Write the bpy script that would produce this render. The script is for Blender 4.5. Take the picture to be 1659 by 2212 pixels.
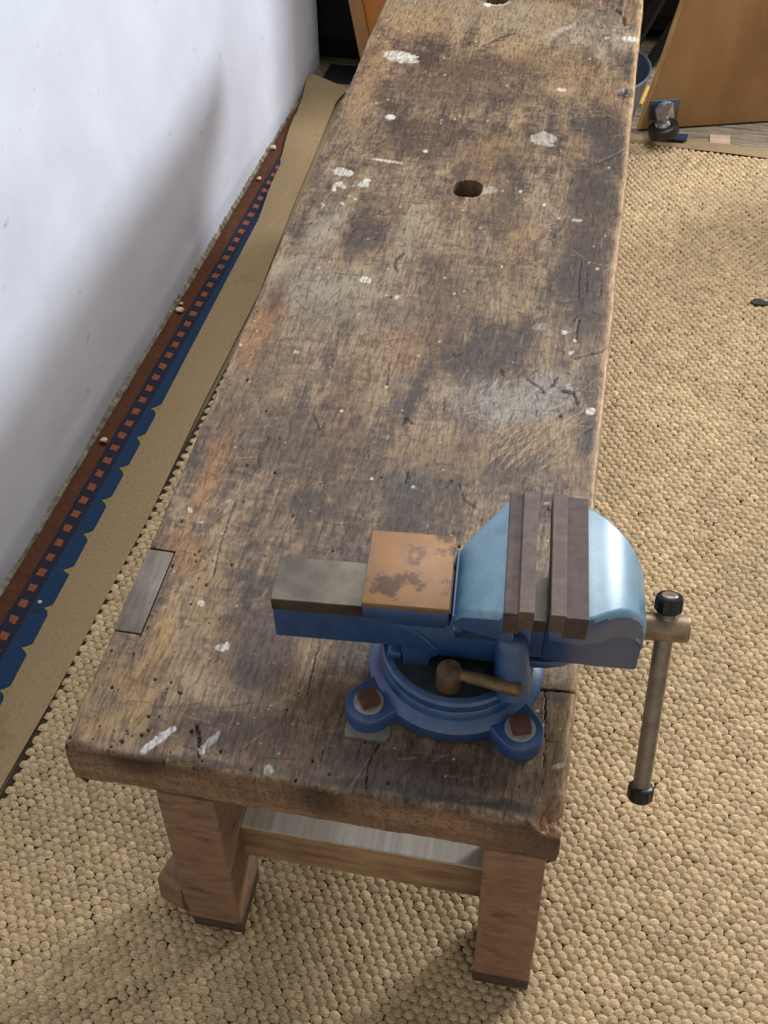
import bpy, bmesh, math, random
import numpy as np
from mathutils import Vector, Matrix

for o in list(bpy.data.objects): bpy.data.objects.remove(o)
SC = bpy.context.scene
COL = SC.collection
random.seed(7)
R = math.radians

# ------------------------------------------------------------------ camera
IW, IH = 1659, 2212
CAMP = (0.44257, -0.50964, 1.50233)
PITCH, YAW, ROLL, FPX = 0.8430306, -0.209362, -0.0218873, 2453.0
_fw = np.array([math.sin(YAW)*math.cos(PITCH), math.cos(YAW)*math.cos(PITCH), -math.sin(PITCH)])
_r = np.array([math.cos(YAW), -math.sin(YAW), 0.0]); _u = np.cross(_r, _fw)
_r2 = math.cos(ROLL)*_r + math.sin(ROLL)*_u
_u2 = -math.sin(ROLL)*_r + math.cos(ROLL)*_u
cd = bpy.data.cameras.new('camera'); cam = bpy.data.objects.new('camera', cd); COL.objects.link(cam)
M = Matrix.Identity(4)
for i in range(3):
    M[i][0] = _r2[i]; M[i][1] = _u2[i]; M[i][2] = -_fw[i]; M[i][3] = CAMP[i]
cam.matrix_world = M
cd.sensor_fit = 'HORIZONTAL'; cd.sensor_width = 36.0; cd.lens = FPX/IW*36.0
cd.clip_start = 0.02
SC.camera = cam

def onz(px, py, z=0.0):
    d = (px-IW/2)/FPX*_r2 - (py-IH/2)/FPX*_u2 + _fw
    t = (z-CAMP[2])/d[2]
    return np.array(CAMP)+t*d
def topix(P):
    v = P-np.array(CAMP); z = v@_fw
    return IW/2+FPX*(v@_r2)/z, IH/2-FPX*(v@_u2)/z

# ------------------------------------------------------------------ light
SC.view_settings.view_transform = 'Standard'; SC.view_settings.look = 'None'
SC.view_settings.gamma = 1.0; SC.view_settings.use_curve_mapping = False
SC.view_settings.exposure = 0.08
w = bpy.data.worlds.new('world'); SC.world = w; w.use_nodes = True
bg = w.node_tree.nodes['Background']; bg.inputs[0].default_value = (0.86, 0.93, 1.0, 1); bg.inputs[1].default_value = 0.32
def area(name, loc, tgt, sx, sy, power, col):
    l = bpy.data.lights.new(name, 'AREA'); l.shape = 'RECTANGLE'; l.size = sx; l.size_y = sy
    l.energy = power; l.color = col
    o = bpy.data.objects.new(name, l); COL.objects.link(o); o.location = loc
    o.rotation_euler = (Vector(tgt)-Vector(loc)).to_track_quat('-Z', 'Y').to_euler()
    return o
area('window_light', (3.0, 3.25, 1.90), (0.1, 0.9, 0.5), 1.0, 1.0, 180, (0.93, 0.96, 1.0))
area('roof_light', (0.75, 2.2, 3.0), (0.35, 0.6, 0.5), 2.0, 1.8, 72, (0.98, 0.98, 1.0))

# ------------------------------------------------------------------ helpers
def lin(c):
    return tuple(((v/255)/12.92 if v/255 <= 0.04045 else ((v/255+0.055)/1.055)**2.4) for v in c)
def nlin(a):
    a = np.asarray(a, float)/255
    return np.where(a <= 0.04045, a/12.92, ((a+0.055)/1.055)**2.4)

def pmat(name, c1, c2=None, scale=(1, 1, 1), nscale=20, detail=6, lo=0.35, hi=0.65, rough=0.6, metal=0.0,
         bump=0.0, bscale=200, bdist=0.001, c3=None, nscale3=6, lo3=0.5, hi3=0.7, spec=0.5, coat=0.0, attr=None, rvar=0.0):
    m = bpy.data.materials.new(name); m.use_nodes = True
    nt = m.node_tree; N = nt.nodes; L = nt.links; b = N['Principled BSDF']
    b.inputs['Roughness'].default_value = rough; b.inputs['Metallic'].default_value = metal
    b.inputs['Specular IOR Level'].default_value = spec; b.inputs['Coat Weight'].default_value = coat; b.inputs['Coat Roughness'].default_value = 0.40
    tc = N.new('ShaderNodeTexCoord'); mp = N.new('ShaderNodeMapping'); mp.inputs['Scale'].default_value = scale
    L.new(tc.outputs['Object'], mp.inputs['Vector'])
    def noise(s, d=6):
        n = N.new('ShaderNodeTexNoise'); n.inputs['Scale'].default_value = s; n.inputs['Detail'].default_value = d
        n.inputs['Roughness'].default_value = 0.62
        L.new(mp.outputs[0], n.inputs['Vector']); return n
    def rng(src, lo_, hi_):
        r = N.new('ShaderNodeMapRange'); r.inputs['From Min'].default_value = lo_; r.inputs['From Max'].default_value = hi_
        L.new(src, r.inputs['Value']); return r.outputs[0]
    def mix(f, a, c, mode='MIX'):
        x = N.new('ShaderNodeMix'); x.data_type = 'RGBA'; x.blend_type = mode
        if isinstance(f, float): x.inputs[0].default_value = f
        else: L.new(f, x.inputs[0])
        for k, s in ((6, a), (7, c)):
            if isinstance(s, tuple): x.inputs[k].default_value = (*s[:3], 1)
            else: L.new(s, x.inputs[k])
        return x.outputs[2]
    n1 = noise(nscale, detail)
    if attr:
        at = N.new('ShaderNodeAttribute'); at.attribute_name = attr
        f = rng(n1.outputs[0], lo, hi)
        g = mix(f, lin(c1), lin(c2))
        col = mix(1.0, at.outputs['Color'], g, 'MULTIPLY')
        if c3: col = mix(rng(noise(nscale3, 8).outputs[0], lo3, hi3), col, mix(1.0, col, lin(c3), 'MULTIPLY'))
    else:
        col = lin(c1)
        if c2: col = mix(rng(n1.outputs[0], lo, hi), lin(c1), lin(c2))
        if c3: col = mix(rng(noise(nscale3, 5).outputs[0], lo3, hi3), col, lin(c3))
    if isinstance(col, tuple): b.inputs['Base Color'].default_value = (*col, 1)
    else: L.new(col, b.inputs['Base Color'])
    if rvar:
        mr = N.new('ShaderNodeMapRange'); mr.inputs['To Min'].default_value = rough-rvar; mr.inputs['To Max'].default_value = rough+rvar
        mr.inputs['From Min'].default_value = 0.3; mr.inputs['From Max'].default_value = 0.7
        L.new(n1.outputs[0], mr.inputs['Value']); L.new(mr.outputs[0], b.inputs['Roughness'])
    if bump:
        nb = noise(bscale, 4); bp = N.new('ShaderNodeBump'); bp.inputs['Strength'].default_value = bump; bp.inputs['Distance'].default_value = bdist
        L.new(nb.outputs[0], bp.inputs['Height']); L.new(bp.outputs[0], b.inputs['Normal'])
    m['nodes'] = 'procedural'
    return m

def finish(me, smooth=35):
    if smooth:
        me.shade_smooth()
        me.set_sharp_from_angle(angle=R(smooth))
def link(name, me, mat=None, parent=None, loc=None):
    o = bpy.data.objects.new(name, me); COL.objects.link(o)
    if mat: me.materials.append(mat)
    if parent: o.parent = parent
    if loc is not None: o.location = loc
    return o
def bobj(name, bm, mat, parent=None, smooth=35, loc=None):
    bmesh.ops.recalc_face_normals(bm, faces=bm.faces)
    me = bpy.data.meshes.new(name); bm.to_mesh(me); bm.free(); finish(me, smooth)
    return link(name, me, mat, parent, loc)
def empty(name, loc=(0, 0, 0), rz=0, label=None, cat=None, group=None):
    o = bpy.data.objects.new(name, None); COL.objects.link(o); o.location = loc; o.rotation_euler = (0, 0, rz)
    o.empty_display_size = 0.05
    if label: tag(o, label, cat, group)
    return o
def tag(o, label=None, cat=None, group=None, kind=None):
    if label: o['label'] = label
    if cat: o['category'] = cat
    if group: o['group'] = group
    if kind: o['kind'] = kind
    return o
def bevel(bm, w, seg=2, ang=30):
    bmesh.ops.recalc_face_normals(bm, faces=bm.faces)
    es = [e for e in bm.edges if len(e.link_faces) == 2 and e.calc_face_angle(0) > R(ang)]
    if es: bmesh.ops.bevel(bm, geom=es, offset=w, segments=seg, affect='EDGES', profile=0.5, clamp_overlap=True)
    return bm
def box(x0, x1, y0, y1, z0, z1, bv=0, seg=2, bm=None):
    bm = bm or bmesh.new()
    vs = [bm.verts.new((x, y, z)) for z in (z0, z1) for x, y in ((x0, y0), (x1, y0), (x1, y1), (x0, y1))]
    for f in ((3, 2, 1, 0), (4, 5, 6, 7), (0, 1, 5, 4), (1, 2, 6, 5), (2, 3, 7, 6), (3, 0, 4, 7)): bm.faces.new([vs[i] for i in f])
    if bv: bevel(bm, bv, seg)
    return bm
def loft(secs, bv=0, seg=2, closed=True, bm=None, ang=30):
    """secs: list of equally long rings of 3-D points"""
    bm = bm or bmesh.new(); rings = [[bm.verts.new(p) for p in s] for s in secs]; n = len(secs[0])
    for a, b in zip(rings, rings[1:]):
        for i in range(n): bm.faces.new((a[i], a[(i+1) % n], b[(i+1) % n], b[i]))
    if closed: bm.faces.new(rings[0][::-1]); bm.faces.new(rings[-1])
    if bv: bevel(bm, bv, seg, ang)
    return bm
def prism(poly, a0, a1, axis='y', bv=0, seg=2):
    """polygon in the other two axes, extruded along axis"""
    def P(u, v, a): return {'y': (u, a, v), 'z': (u, v, a), 'x': (a, u, v)}[axis]
    return loft([[P(u, v, a0) for u, v in poly], [P(u, v, a1) for u, v in poly]], bv, seg)
def lathe(prof, n=48, cx=0, cy=0, bm=None, cap=True):
    secs = [[(cx+r*math.cos(2*math.pi*i/n), cy+r*math.sin(2*math.pi*i/n), z) for i in range(n)] for r, z in prof]
    return loft(secs, closed=cap, bm=bm)
def rod(p0, p1, prof, n=24, bm=None):
    """lathe profile (r, t along p0->p1 in 0..1)"""
    p0, p1 = Vector(p0), Vector(p1); d = (p1-p0); q = d.normalized().to_track_quat('Z', 'Y')
    secs = []
    for r, t in prof:
        c = p0+d*t
        secs.append([tuple(c+q @ Vector((r*math.cos(2*math.pi*i/n), r*math.sin(2*math.pi*i/n), 0))) for i in range(n)])
    return loft(secs, bm=bm)

# numpy value noise
_rs = np.random.RandomState(3); _lat = _rs.rand(512, 512)
def vnoise(x, y, seed=0):
    x = np.asarray(x, float)+seed*17.31+1000; y = np.asarray(y, float)+seed*9.73+1000
    xi = np.floor(x).astype(int); yi = np.floor(y).astype(int); fx = x-xi; fy = y-yi
    fx = fx*fx*(3-2*fx); fy = fy*fy*(3-2*fy)
    g = lambda a, b: _lat[a % 512, b % 512]
    return (g(xi, yi)*(1-fx)+g(xi+1, yi)*fx)*(1-fy)+(g(xi, yi+1)*(1-fx)+g(xi+1, yi+1)*fx)*fy
def fbm(x, y, oct=5, seed=0, gain=0.55):
    s = 0; a = 1; t = 0
    for i in range(oct):
        s = s+a*vnoise(x*2**i, y*2**i, seed+i*3); t += a; a *= gain
    return s/t
def sstep(e0, e1, x):
    t = np.clip((x-e0)/(e1-e0), 0, 1); return t*t*(3-2*t)

# ------------------------------------------------------------------ materials
M_wall = pmat('white_wall_paint', (216, 221, 234), (206, 210, 222), nscale=5, rough=0.6, bump=0.25, bscale=40, bdist=0.002,
              c3=(178, 174, 170), nscale3=24, lo3=0.66, hi3=0.76)
M_nearwall = pmat('dull_near_wall_paint', (206, 196, 182), (194, 184, 170), nscale=5, rough=0.8)
M_plaster = pmat('crumbling_plaster', (150, 142, 122), (96, 86, 70), nscale=60, rough=0.95, bump=0.8, bscale=180, bdist=0.003)
M_floor = pmat('worn_floor_board', (134, 118, 92), (98, 84, 66), scale=(2, 14, 4), nscale=6, rough=0.7, bump=0.3, bscale=60, c3=(150, 142, 128), nscale3=9)
M_dark = pmat('dark_stained_wood', (26, 21, 18), (12, 10, 9), scale=(1, 1, 6), nscale=9, rough=0.7)
M_black = pmat('unlit_background_black', (9, 8, 8), (5, 5, 5), nscale=4, rough=0.9)  # near-black colour stands in for the unlit far end of the room
M_bench = pmat('worn_bench_wood', (255, 252, 248), (198, 191, 184), scale=(1, 0.16, 1), nscale=800, detail=6, lo=0.36, hi=0.66, rough=0.5, rvar=0.10,
               bump=0.3, bscale=500, bdist=0.0005, c3=(196, 188, 180), nscale3=240, lo3=0.48, hi3=0.62, attr='Col', spec=0.32)
M_leg = pmat('bench_leg_wood', (150, 116, 90), (110, 82, 62), scale=(0.6, 0.6, 1.1), nscale=60, detail=10, lo=0.3, hi=0.7, rough=0.6, bump=0.5, bscale=300, bdist=0.0012,
             c3=(88, 65, 50), nscale3=48, lo3=0.57, hi3=0.70)
M_foot = pmat('dirt_stained_leg_end', (84, 66, 54), (56, 43, 36), nscale=60, rough=0.8, bump=0.5, bscale=200)
M_rail = pmat('stretcher_wood', (168, 138, 104), (122, 94, 68), scale=(0.25, 1, 1), nscale=46, rough=0.65, bump=0.3, bscale=240,
              c3=(86, 66, 50), nscale3=14, lo3=0.6, hi3=0.8)
M_cap = pmat('pale_weathered_wood', (196, 190, 176), (168, 160, 146), scale=(1, 0.05, 1), nscale=110, rough=0.7, bump=0.3, bscale=200, c3=(112, 104, 92), nscale3=70, lo3=0.64, hi3=0.7)
M_patch = pmat('grey_repair_wood', (110, 97, 84), (84, 73, 63), scale=(1, 0.2, 1), nscale=150, rough=0.45, bump=0.3, bscale=400, bdist=0.0005,
               c3=(136, 130, 124), nscale3=55, lo3=0.62, hi3=0.78)
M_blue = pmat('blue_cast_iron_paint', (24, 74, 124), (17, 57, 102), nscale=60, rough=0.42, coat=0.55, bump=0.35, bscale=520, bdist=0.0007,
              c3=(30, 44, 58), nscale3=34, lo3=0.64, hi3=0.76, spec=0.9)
M_blue2 = pmat('pale_blue_casting_paint', (98, 142, 160), (82, 126, 148), nscale=45, rough=0.45, coat=1.0, bump=0.3, bscale=480, bdist=0.0007,
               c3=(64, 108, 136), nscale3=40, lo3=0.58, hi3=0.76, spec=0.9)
M_grease = pmat('greasy_dark_iron', (44, 48, 48), (26, 30, 34), nscale=90, rough=0.42, bump=0.3, bscale=300, c3=(40, 80, 112), nscale3=50, lo3=0.56, hi3=0.7)
M_jaw = pmat('brown_patinated_steel', (84, 66, 58), (62, 49, 44), nscale=80, rough=0.62, metal=0.1, bump=0.15, bscale=350, bdist=0.0005,
             c3=(100, 70, 52), nscale3=30, lo3=0.58, hi3=0.75)
M_jawin = pmat('worn_jaw_insert_steel', (100, 80, 69), (76, 60, 52), nscale=70, rough=0.58, metal=0.1, bump=0.12, bscale=350, bdist=0.0005,
               c3=(116, 86, 62), nscale3=36, lo3=0.58, hi3=0.75)
M_anvil = pmat('rusty_anvil_steel', (146, 106, 64), (128, 98, 74), nscale=42, rough=0.5, metal=0.3, bump=0.2, bscale=300, bdist=0.0005,
               c3=(92, 66, 48), nscale3=22, lo3=0.56, hi3=0.62)
M_slide = pmat('oiled_slide_steel', (96, 88, 74), (66, 58, 48), nscale=22, rough=0.35, metal=0.45, bump=0.1, bscale=300, bdist=0.0004)
M_rodm = pmat('dull_handle_steel', (150, 140, 126), (120, 108, 92), nscale=60, rough=0.36, metal=0.45, bump=0.05, bscale=300)
M_head = pmat('golden_brown_spindle_steel', (156, 138, 110), (126, 106, 80), nscale=70, rough=0.42, metal=0.4, bump=0.15, bscale=300)
M_bronze = pmat('tarnished_bronze', (136, 110, 80), (96, 78, 58), nscale=90, rough=0.45, metal=0.55, bump=0.25, bscale=400)
M_rubber = pmat('black_plastic', (18, 18, 19), (12, 12, 13), nscale=50, rough=0.35)
M_washer = pmat('zinc_washer', (176, 176, 168), (146, 146, 140), nscale=120, rough=0.4, metal=0.4)
M_rust = pmat('red_brown_rust', (96, 58, 42), (66, 40, 32), nscale=130, rough=0.8, bump=0.4, bscale=600, bdist=0.0006)
M_shim = pmat('grey_shim_metal', (128, 126, 116), (104, 100, 90), nscale=60, rough=0.5)
M_sisal = pmat('straw_sisal_yarn', (255, 250, 243), (193, 177, 151), scale=(0.13, 1.5, 1), nscale=620, detail=3, lo=0.36, hi=0.60, rough=0.85,
               bump=0.9, bscale=620, bdist=0.0022, attr='Col', spec=0.2)
M_sback = pmat('dark_sisal_backing', (58, 43, 28), (40, 30, 20), nscale=120, rough=0.95)
M_bind = pmat('tan_cotton_binding', (146, 126, 94), (134, 114, 84), nscale=160, rough=0.9, bump=0.3, bscale=900, bdist=0.0005,
              c3=(112, 94, 68), nscale3=7, lo3=0.62, hi3=0.8, spec=0.2)
M_ply = pmat('orange_brown_plywood', (174, 132, 84), (152, 110, 66), scale=(1, 1, 0.4), nscale=7, rough=0.5, bump=0.08, bscale=200,
             c3=(128, 86, 52), nscale3=4, lo3=0.52, hi3=0.72)
M_plyedge = pmat('pale_plywood_edge', (196, 158, 104), (172, 134, 84), scale=(1, 1, 0.2), nscale=60, rough=0.6)
M_orange = pmat('orange_stained_board', (196, 128, 62), (180, 112, 50), scale=(1, 1, 0.3), nscale=12, rough=0.55)
M_galv = pmat('galvanised_bucket_steel', (112, 122, 132), (88, 98, 110), nscale=24, rough=0.38, metal=0.7)
M_chrome = pmat('bright_zinc_steel', (205, 205, 205), (170, 170, 170), nscale=40, rough=0.2, metal=0.9)
M_tape = pmat('navy_plastic_strip', (40, 50, 80), (30, 38, 62), nscale=30, rough=0.4)
M_pink = pmat('faded_pink_paper', (190, 160, 138), (172, 144, 126), nscale=60, rough=0.8)
M_yellow = pmat('yellow_wood_stick', (204, 164, 84), (180, 140, 66), nscale=60, rough=0.6)
M_chip = pmat('pale_plaster_chip', (206, 188, 156), (176, 156, 122), nscale=120, rough=0.9, bump=0.4, bscale=400)
M_scrap = pmat('black_rubber_scrap', (34, 31, 30), (22, 20, 20), nscale=80, rough=0.6)

# ------------------------------------------------------------------ the setting
# the room stands turned a few degrees against the bench: T runs along the wall, S across the room
T = np.array([0.0605, 0.9982]); S = np.array([0.9982, -0.0605]); WO = np.array([-0.4564, 0.0])   # wall foot line
def room(s, t, z=0.0):
    p = WO+S*s+T*t; return (p[0], p[1], z)

floor = tag(bobj('floor', prism([room(-1.2, -1.6)[:2], room(3.6, -1.6)[:2], room(3.6, 4.2)[:2], room(-1.2, 4.2)[:2]], -0.08, -0.018, 'z'), M_floor, None, 0), kind='structure')
base_t = 2.02
pk = None
for i in range(12):
    bm = prism([room(-0.9, 0)[:2], room(3.4, 0)[:2], room(3.4, 0.1385)[:2], room(-0.9, 0.1385)[:2]], -0.018, 0.0, 'z', 0.002, 1)
    if pk is None:
        for v in bm.verts: v.co.x -= WO[0]; v.co.y -= WO[1]
        pk = bobj('plank', bm, M_floor, floor, 0); o = pk
    else:
        bm.free(); o = pk.copy(); COL.objects.link(o)
    p = room(0, base_t+0.14*i); o.location = (p[0], p[1], random.uniform(-0.001, 0.0))
bobj('plank', prism([room(-0.9, -1.5)[:2], room(3.4, -1.5)[:2], room(3.4, base_t-0.0015)[:2], room(-0.9, base_t-0.0015)[:2]], -0.018, -0.001, 'z'), M_floor, floor, 0)

# left wall: uneven hand-plastered face, ends at t=2.37 with a rounded corner
def wall_left():
    ts = np.linspace(-1.5, 2.345, 130); zs = np.concatenate([np.linspace(0.008, 0.12, 14), np.linspace(0.14, 2.6, 60)])
    verts = []; faces = []
    nt = len(ts)+4
    for z in zs:
        for t in ts:
            d = 0.010*(fbm(t*2.2, z*2.2, 3, 5)-0.5) + 0.003*(fbm(t*14, z*14, 2, 8)-0.5)
            if z < 0.06: d += (0.06-z)*(-0.12)*(0.4+fbm(t*9, 3.1, 3, 2))
            verts.append(room(d, t, z))
        for a in (22, 45, 67, 90):
            verts.append(room(-0.03+0.03*math.cos(R(a)), 2.345+0.03*math.sin(R(a)), z))
        verts.append(room(-0.30, 2.375, z))
    n = nt+1
    for j in range(len(zs)-1):
        for i in range(n-1):
            a = j*n+i; faces.append((a, a+1, a+n+1, a+n))
    me = bpy.data.meshes.new('wall_left'); me.from_pydata(verts, [], faces); me.shade_smooth()
    return tag(link('wall_left', me, M_wall), kind='structure')
wall_left()
# ragged plaster foot where the wall meets the floor
def trim():
    ts = np.arange(-0.3, 2.36, 0.007); bm = bmesh.new(); rows = []
    for t in ts:
        wdt = 0.003+0.024*sstep(1.0, 1.5, t)*sstep(2.2, 1.75, t)+(0.003+0.012*sstep(1.0, 1.5, t))*(fbm(t*30, 0.3, 5, 4, 0.7)-0.3)
        h = 0.006+0.012*(fbm(t*40, 7, 5, 6, 0.7)-0.3)
        rows.append([bm.verts.new(room(x, t, z)) for x, z in ((-0.025, 0.0), (-0.02, 0.026+0.008*random.random()), (0.001+0.4*wdt*random.random(), h), (wdt*0.8, h*0.45*random.uniform(0.5, 1.3)), (wdt, 0.0))])
    for a, b in zip(rows, rows[1:]):
        for i in range(4): bm.faces.new((a[i], a[i+1], b[i+1], b[i]))
    return tag(bobj('trim_1', bm, M_plaster, None, 0), kind='structure')
trim()
tag(bobj('wall_near', box(-2.0, 4.2, -1.75, -1.65, 0.0, 2.7), M_nearwall, None, 0), kind='structure')
tag(bobj('wall_back', box(-2.0, 3.6, 3.5, 3.6, 0.0, 2.7), M_black, None, 0), kind='structure')
tag(bobj('wall_side', box(-0.86, -0.80, 2.42, 3.5, 0.0, 2.7), M_black, None, 0), kind='structure')

# ------------------------------------------------------------------ work bench
BZ = 0.5
bench = empty('workbench', (0.25, 0.9, 0), 0, 'old low wooden workbench with a thick stained top and square legs', 'workbench')
def bpar(o): o.parent = bench; o.matrix_parent_inverse = Matrix.Translation((-0.25, -0.9, 0)); return o

def seg_dist(px, py, pts):
    d = np.full(px.shape, 1e9)
    for (x0, y0), (x1, y1) in zip(pts, pts[1:]):
        vx, vy = x1-x0, y1-y0; L2 = vx*vx+vy*vy+1e-9
        t = np.clip(((px-x0)*vx+(py-y0)*vy)/L2, 0, 1)
        d = np.minimum(d, np.hypot(px-x0-t*vx, py-y0-t*vy))
    return d

def bench_top():
    LEN = 1.82; NX = 430
    xs = np.linspace(0, 0.5, NX)
    ys = [0.0]
    while ys[-1] < LEN: ys.append(ys[-1]+0.0013+0.0013*ys[-1])
    ys[-1] = LEN; ys = np.array(ys); NY = len(ys)
    X, Y = np.meshgrid(xs, ys)
    # photograph position of every point of the top (used to lay the stains, painted sheen and vise shadow on the wood)
    P = np.stack([X, Y, np.full_like(X, BZ)], -1).reshape(-1, 3)
    px, py = topix(P); px = px.reshape(X.shape); py = py.reshape(X.shape)
    wx = px+26*(fbm(X*60, Y*60, 4, 31)-0.5)+10*(fbm(X*200, Y*200, 3, 37)-0.5)
    wy = py+26*(fbm(X*60, Y*60, 4, 33)-0.5)+10*(fbm(X*200, Y*200, 3, 39)-0.5)
    # ---- colour
    big = fbm(X*9, Y*5, 5, 1, 0.62); mid = fbm(X*40, Y*16, 5, 2, 0.65); grain = fbm(X*220, Y*14, 4, 3, 0.7); xg = fbm(X*40, Y*170, 4, 4, 0.65)
    mot = fbm(X*170, Y*120, 3, 7, 0.7); tone = 0.36*big+0.30*mid+0.16*grain+0.16*xg+0.12*mot
    lo, hi = tone.mean()-1.65*tone.std(), tone.mean()+1.65*tone.std()
    t = np.clip((tone-lo)/(hi-lo), 0, 1)[..., None]
    c_dark = np.array([76, 65, 57.]); c_mid = np.array([122, 103, 84.]); c_lt = np.array([160, 139, 110.])
    col = np.where(t < 0.5, c_dark+(c_mid-c_dark)*t*2, c_mid+(c_lt-c_mid)*(t-0.5)*2)
    warm = sstep(0.5, 0.75, fbm(X*14, Y*6, 4, 11))[..., None]
    col = col*(1-0.35*warm)+0.35*warm*np.array([134, 98, 66.])
    def blob(cx, cy, rx, ry, ang, c, s, soft=0.6, rough=0.5):
        nonlocal col
        a = R(ang); dx = wx-cx; dy = wy-cy
        u = (dx*math.cos(a)+dy*math.sin(a))/rx; v = (-dx*math.sin(a)+dy*math.cos(a))/ry
        d = np.sqrt(u*u+v*v)
        k = (1-sstep(1-soft, 1+soft, d))*s*(1-rough+rough*2*np.clip(mid*1.4-0.2, 0, 1))
        k = np.clip(k, 0, 1)[..., None]
        col = col*(1-k)+np.array(c, float)*k
    DK = (66, 57, 51); BR = (86, 68, 54); TN = (166, 138, 98); PL = (164, 154, 134); GY = (146, 141, 134); WM = (164, 120, 78)
    for b in [
        (1000, 25, 260, 34, 3, (158, 144, 118), 0.65), (900, 50, 60, 30, 0, TN, 0.6), (1300, 75, 110, 42, 0, (168, 158, 140), 0.6), (1120, 30, 60, 25, 0, (150, 138, 118), 0.5),
        (1060, 150, 160, 30, -4, BR, 0.6), (1000, 205, 170, 26, 5, (104, 88, 72), 0.5), (1260, 200, 80, 40, 0, TN, 0.45), (1180, 130, 80, 24, 10, TN, 0.4),
        (800, 185, 22, 80, 25, TN, 0.55), (765, 270, 24, 60, 25, (150, 128, 94), 0.5), (735, 215, 14, 50, 22, DK, 0.6), (1305, 290, 34, 60, 2, DK, 0.75), (1280, 430, 52, 60, 3, DK, 0.7),
        (1265, 560, 46, 80, 2, DK, 0.75), (1270, 680, 40, 60, 2, DK, 0.65), (900, 300, 100, 40, 0, BR, 0.5), (1090, 320, 70, 30, 0, TN, 0.45), (1060, 430, 60, 60, 8, TN, 0.4),
        (1120, 560, 40, 100, 5, (150, 122, 84), 0.45), (700, 500, 36, 60, 22, PL, 0.75), (650, 600, 60, 50, 20, PL, 0.8), (735, 625, 110, 40, -6, (150, 142, 124), 0.7),  # pale patch near the left edge: cool sheen painted into the wood colour
        (780, 495, 30, 60, 20, DK, 0.65), (885, 490, 34, 60, 18, (158, 146, 122), 0.75), (850, 570, 40, 26, 10, (152, 138, 112), 0.5), (820, 680, 160, 26, -4, (126, 116, 100), 0.5),
        (690, 690, 80, 26, -6, (140, 130, 108), 0.5), (960, 640, 60, 90, 8, (98, 80, 64), 0.5), (1020, 790, 60, 36, 0, DK, 0.7), (1075, 870, 95, 52, 8, GY, 0.85), (1190, 850, 60, 46, -20, GY, 0.75),  # grey patch behind the vise: reflected cool light put into the colour
        (1268, 945, 26, 52, 3, (74, 64, 58), 0.9), (1275, 830, 24, 60, 3, DK, 0.6), (1225, 985, 30, 60, 8, TN, 0.55), (1130, 985, 70, 50, -35, (84, 76, 68), 0.6), (1165, 960, 60, 12, -40, TN, 0.55),
        (900, 980, 110, 40, 5, (136, 108, 80), 0.5), (885, 1070, 60, 56, 5, (72, 66, 62), 0.75), (770, 1060, 80, 60, 8, (124, 104, 80), 0.4), (960, 1100, 40, 40, 0, (130, 106, 80), 0.4),
        (560, 720, 26, 100, 24, WM, 0.6), (470, 990, 26, 130, 22, WM, 0.6), (600, 640, 14, 50, 24, BR, 0.6), (640, 420, 16, 60, 24, BR, 0.45), (560, 850, 60, 120, 22, (132, 112, 86), 0.4),
        (620, 960, 80, 70, 0, (94, 80, 68), 0.5), (400, 1190, 50, 40, 30, WM, 0.65), (450, 1270, 30, 130, 18, TN, 0.6), (330, 1440, 30, 150, 18, (172, 140, 94), 0.75), (240, 1500, 60, 80, 20, (158, 128, 88), 0.7),
        (190, 1560, 50, 50, 10, TN, 0.6), (235, 1510, 34, 20, 40, (104, 92, 78), 0.6), (560, 1420, 70, 90, 10, (74, 64, 58), 0.8), (650, 1250, 60, 60, 0, (124, 104, 80), 0.4), (500, 1580, 140, 46, 6, (78, 62, 50), 0.75),  # dark patch left of the vise: its soft cast shadow painted in
        (700, 1520, 60, 80, 8, (112, 90, 68), 0.5), (900, 1660, 220, 50, 7, (74, 61, 52), 0.75), (620, 1640, 90, 40, 6, (100, 80, 62), 0.5), (1190, 1640, 34, 110, 2, (128, 102, 76), 0.7), (1160, 1730, 60, 36, 8, (120, 96, 72), 0.5),
        (1212, 1500, 40, 22, 3, (92, 74, 60), 0.6), (850, 1705, 180, 14, 8.5, (52, 48, 47), 0.75), (1050, 1735, 160, 12, 9, (56, 48, 44), 0.6), (440, 1648, 160, 9, 8, (74, 64, 60), 0.6),
        (880, 40, 70, 24, 0, (150, 130, 98), 0.4), (1240, 330, 20, 40, 0, (160, 130, 90), 0.4), (1200, 460, 60, 20, 5, (130, 116, 100), 0.4)]:
        blob(*b)
    # scratches fanning over the pale patch and elsewhere
    rs = np.random.RandomState(5)
    def scratch(x, y, L, ang, c, s, wd=1.4):
        nonlocal col
        a = R(ang); pts = [(x, y), (x+L*math.cos(a), y+L*math.sin(a))]
        m = (np.abs(px-x) < L+8) & (np.abs(py-y) < L+8)
        if not m.any(): return
        d = seg_dist(px[m], py[m], pts)
        k = (np.clip(1-(d-wd*0.5)/1.4, 0, 1)*s)[..., None]
        col[m] = col[m]*(1-k)+np.array(c, float)*k
    def mscr(X0, Y0, L, ang, c, k0, wd=0.0007):
        X1 = X0+L*math.cos(ang); Y1 = Y0+L*math.sin(ang); e = 0.004
        i0, i1 = np.searchsorted(xs, [min(X0, X1)-e, max(X0, X1)+e]); j0, j1 = np.searchsorted(ys, [min(Y0, Y1)-e, max(Y0, Y1)+e])
        if i1 <= i0 or j1 <= j0: return
        sl = (slice(j0, j1), slice(i0, i1))
        d = seg_dist(X[sl], Y[sl], [(X0, Y0), (X1, Y1)])
        k = (np.clip(1-(d-wd*0.5)/0.0011, 0, 1)*k0)[..., None]
        col[sl] = col[sl]*(1-k)+np.array(c, float)*k
    LT = (176, 152, 114); DS = (60, 50, 44)
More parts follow.
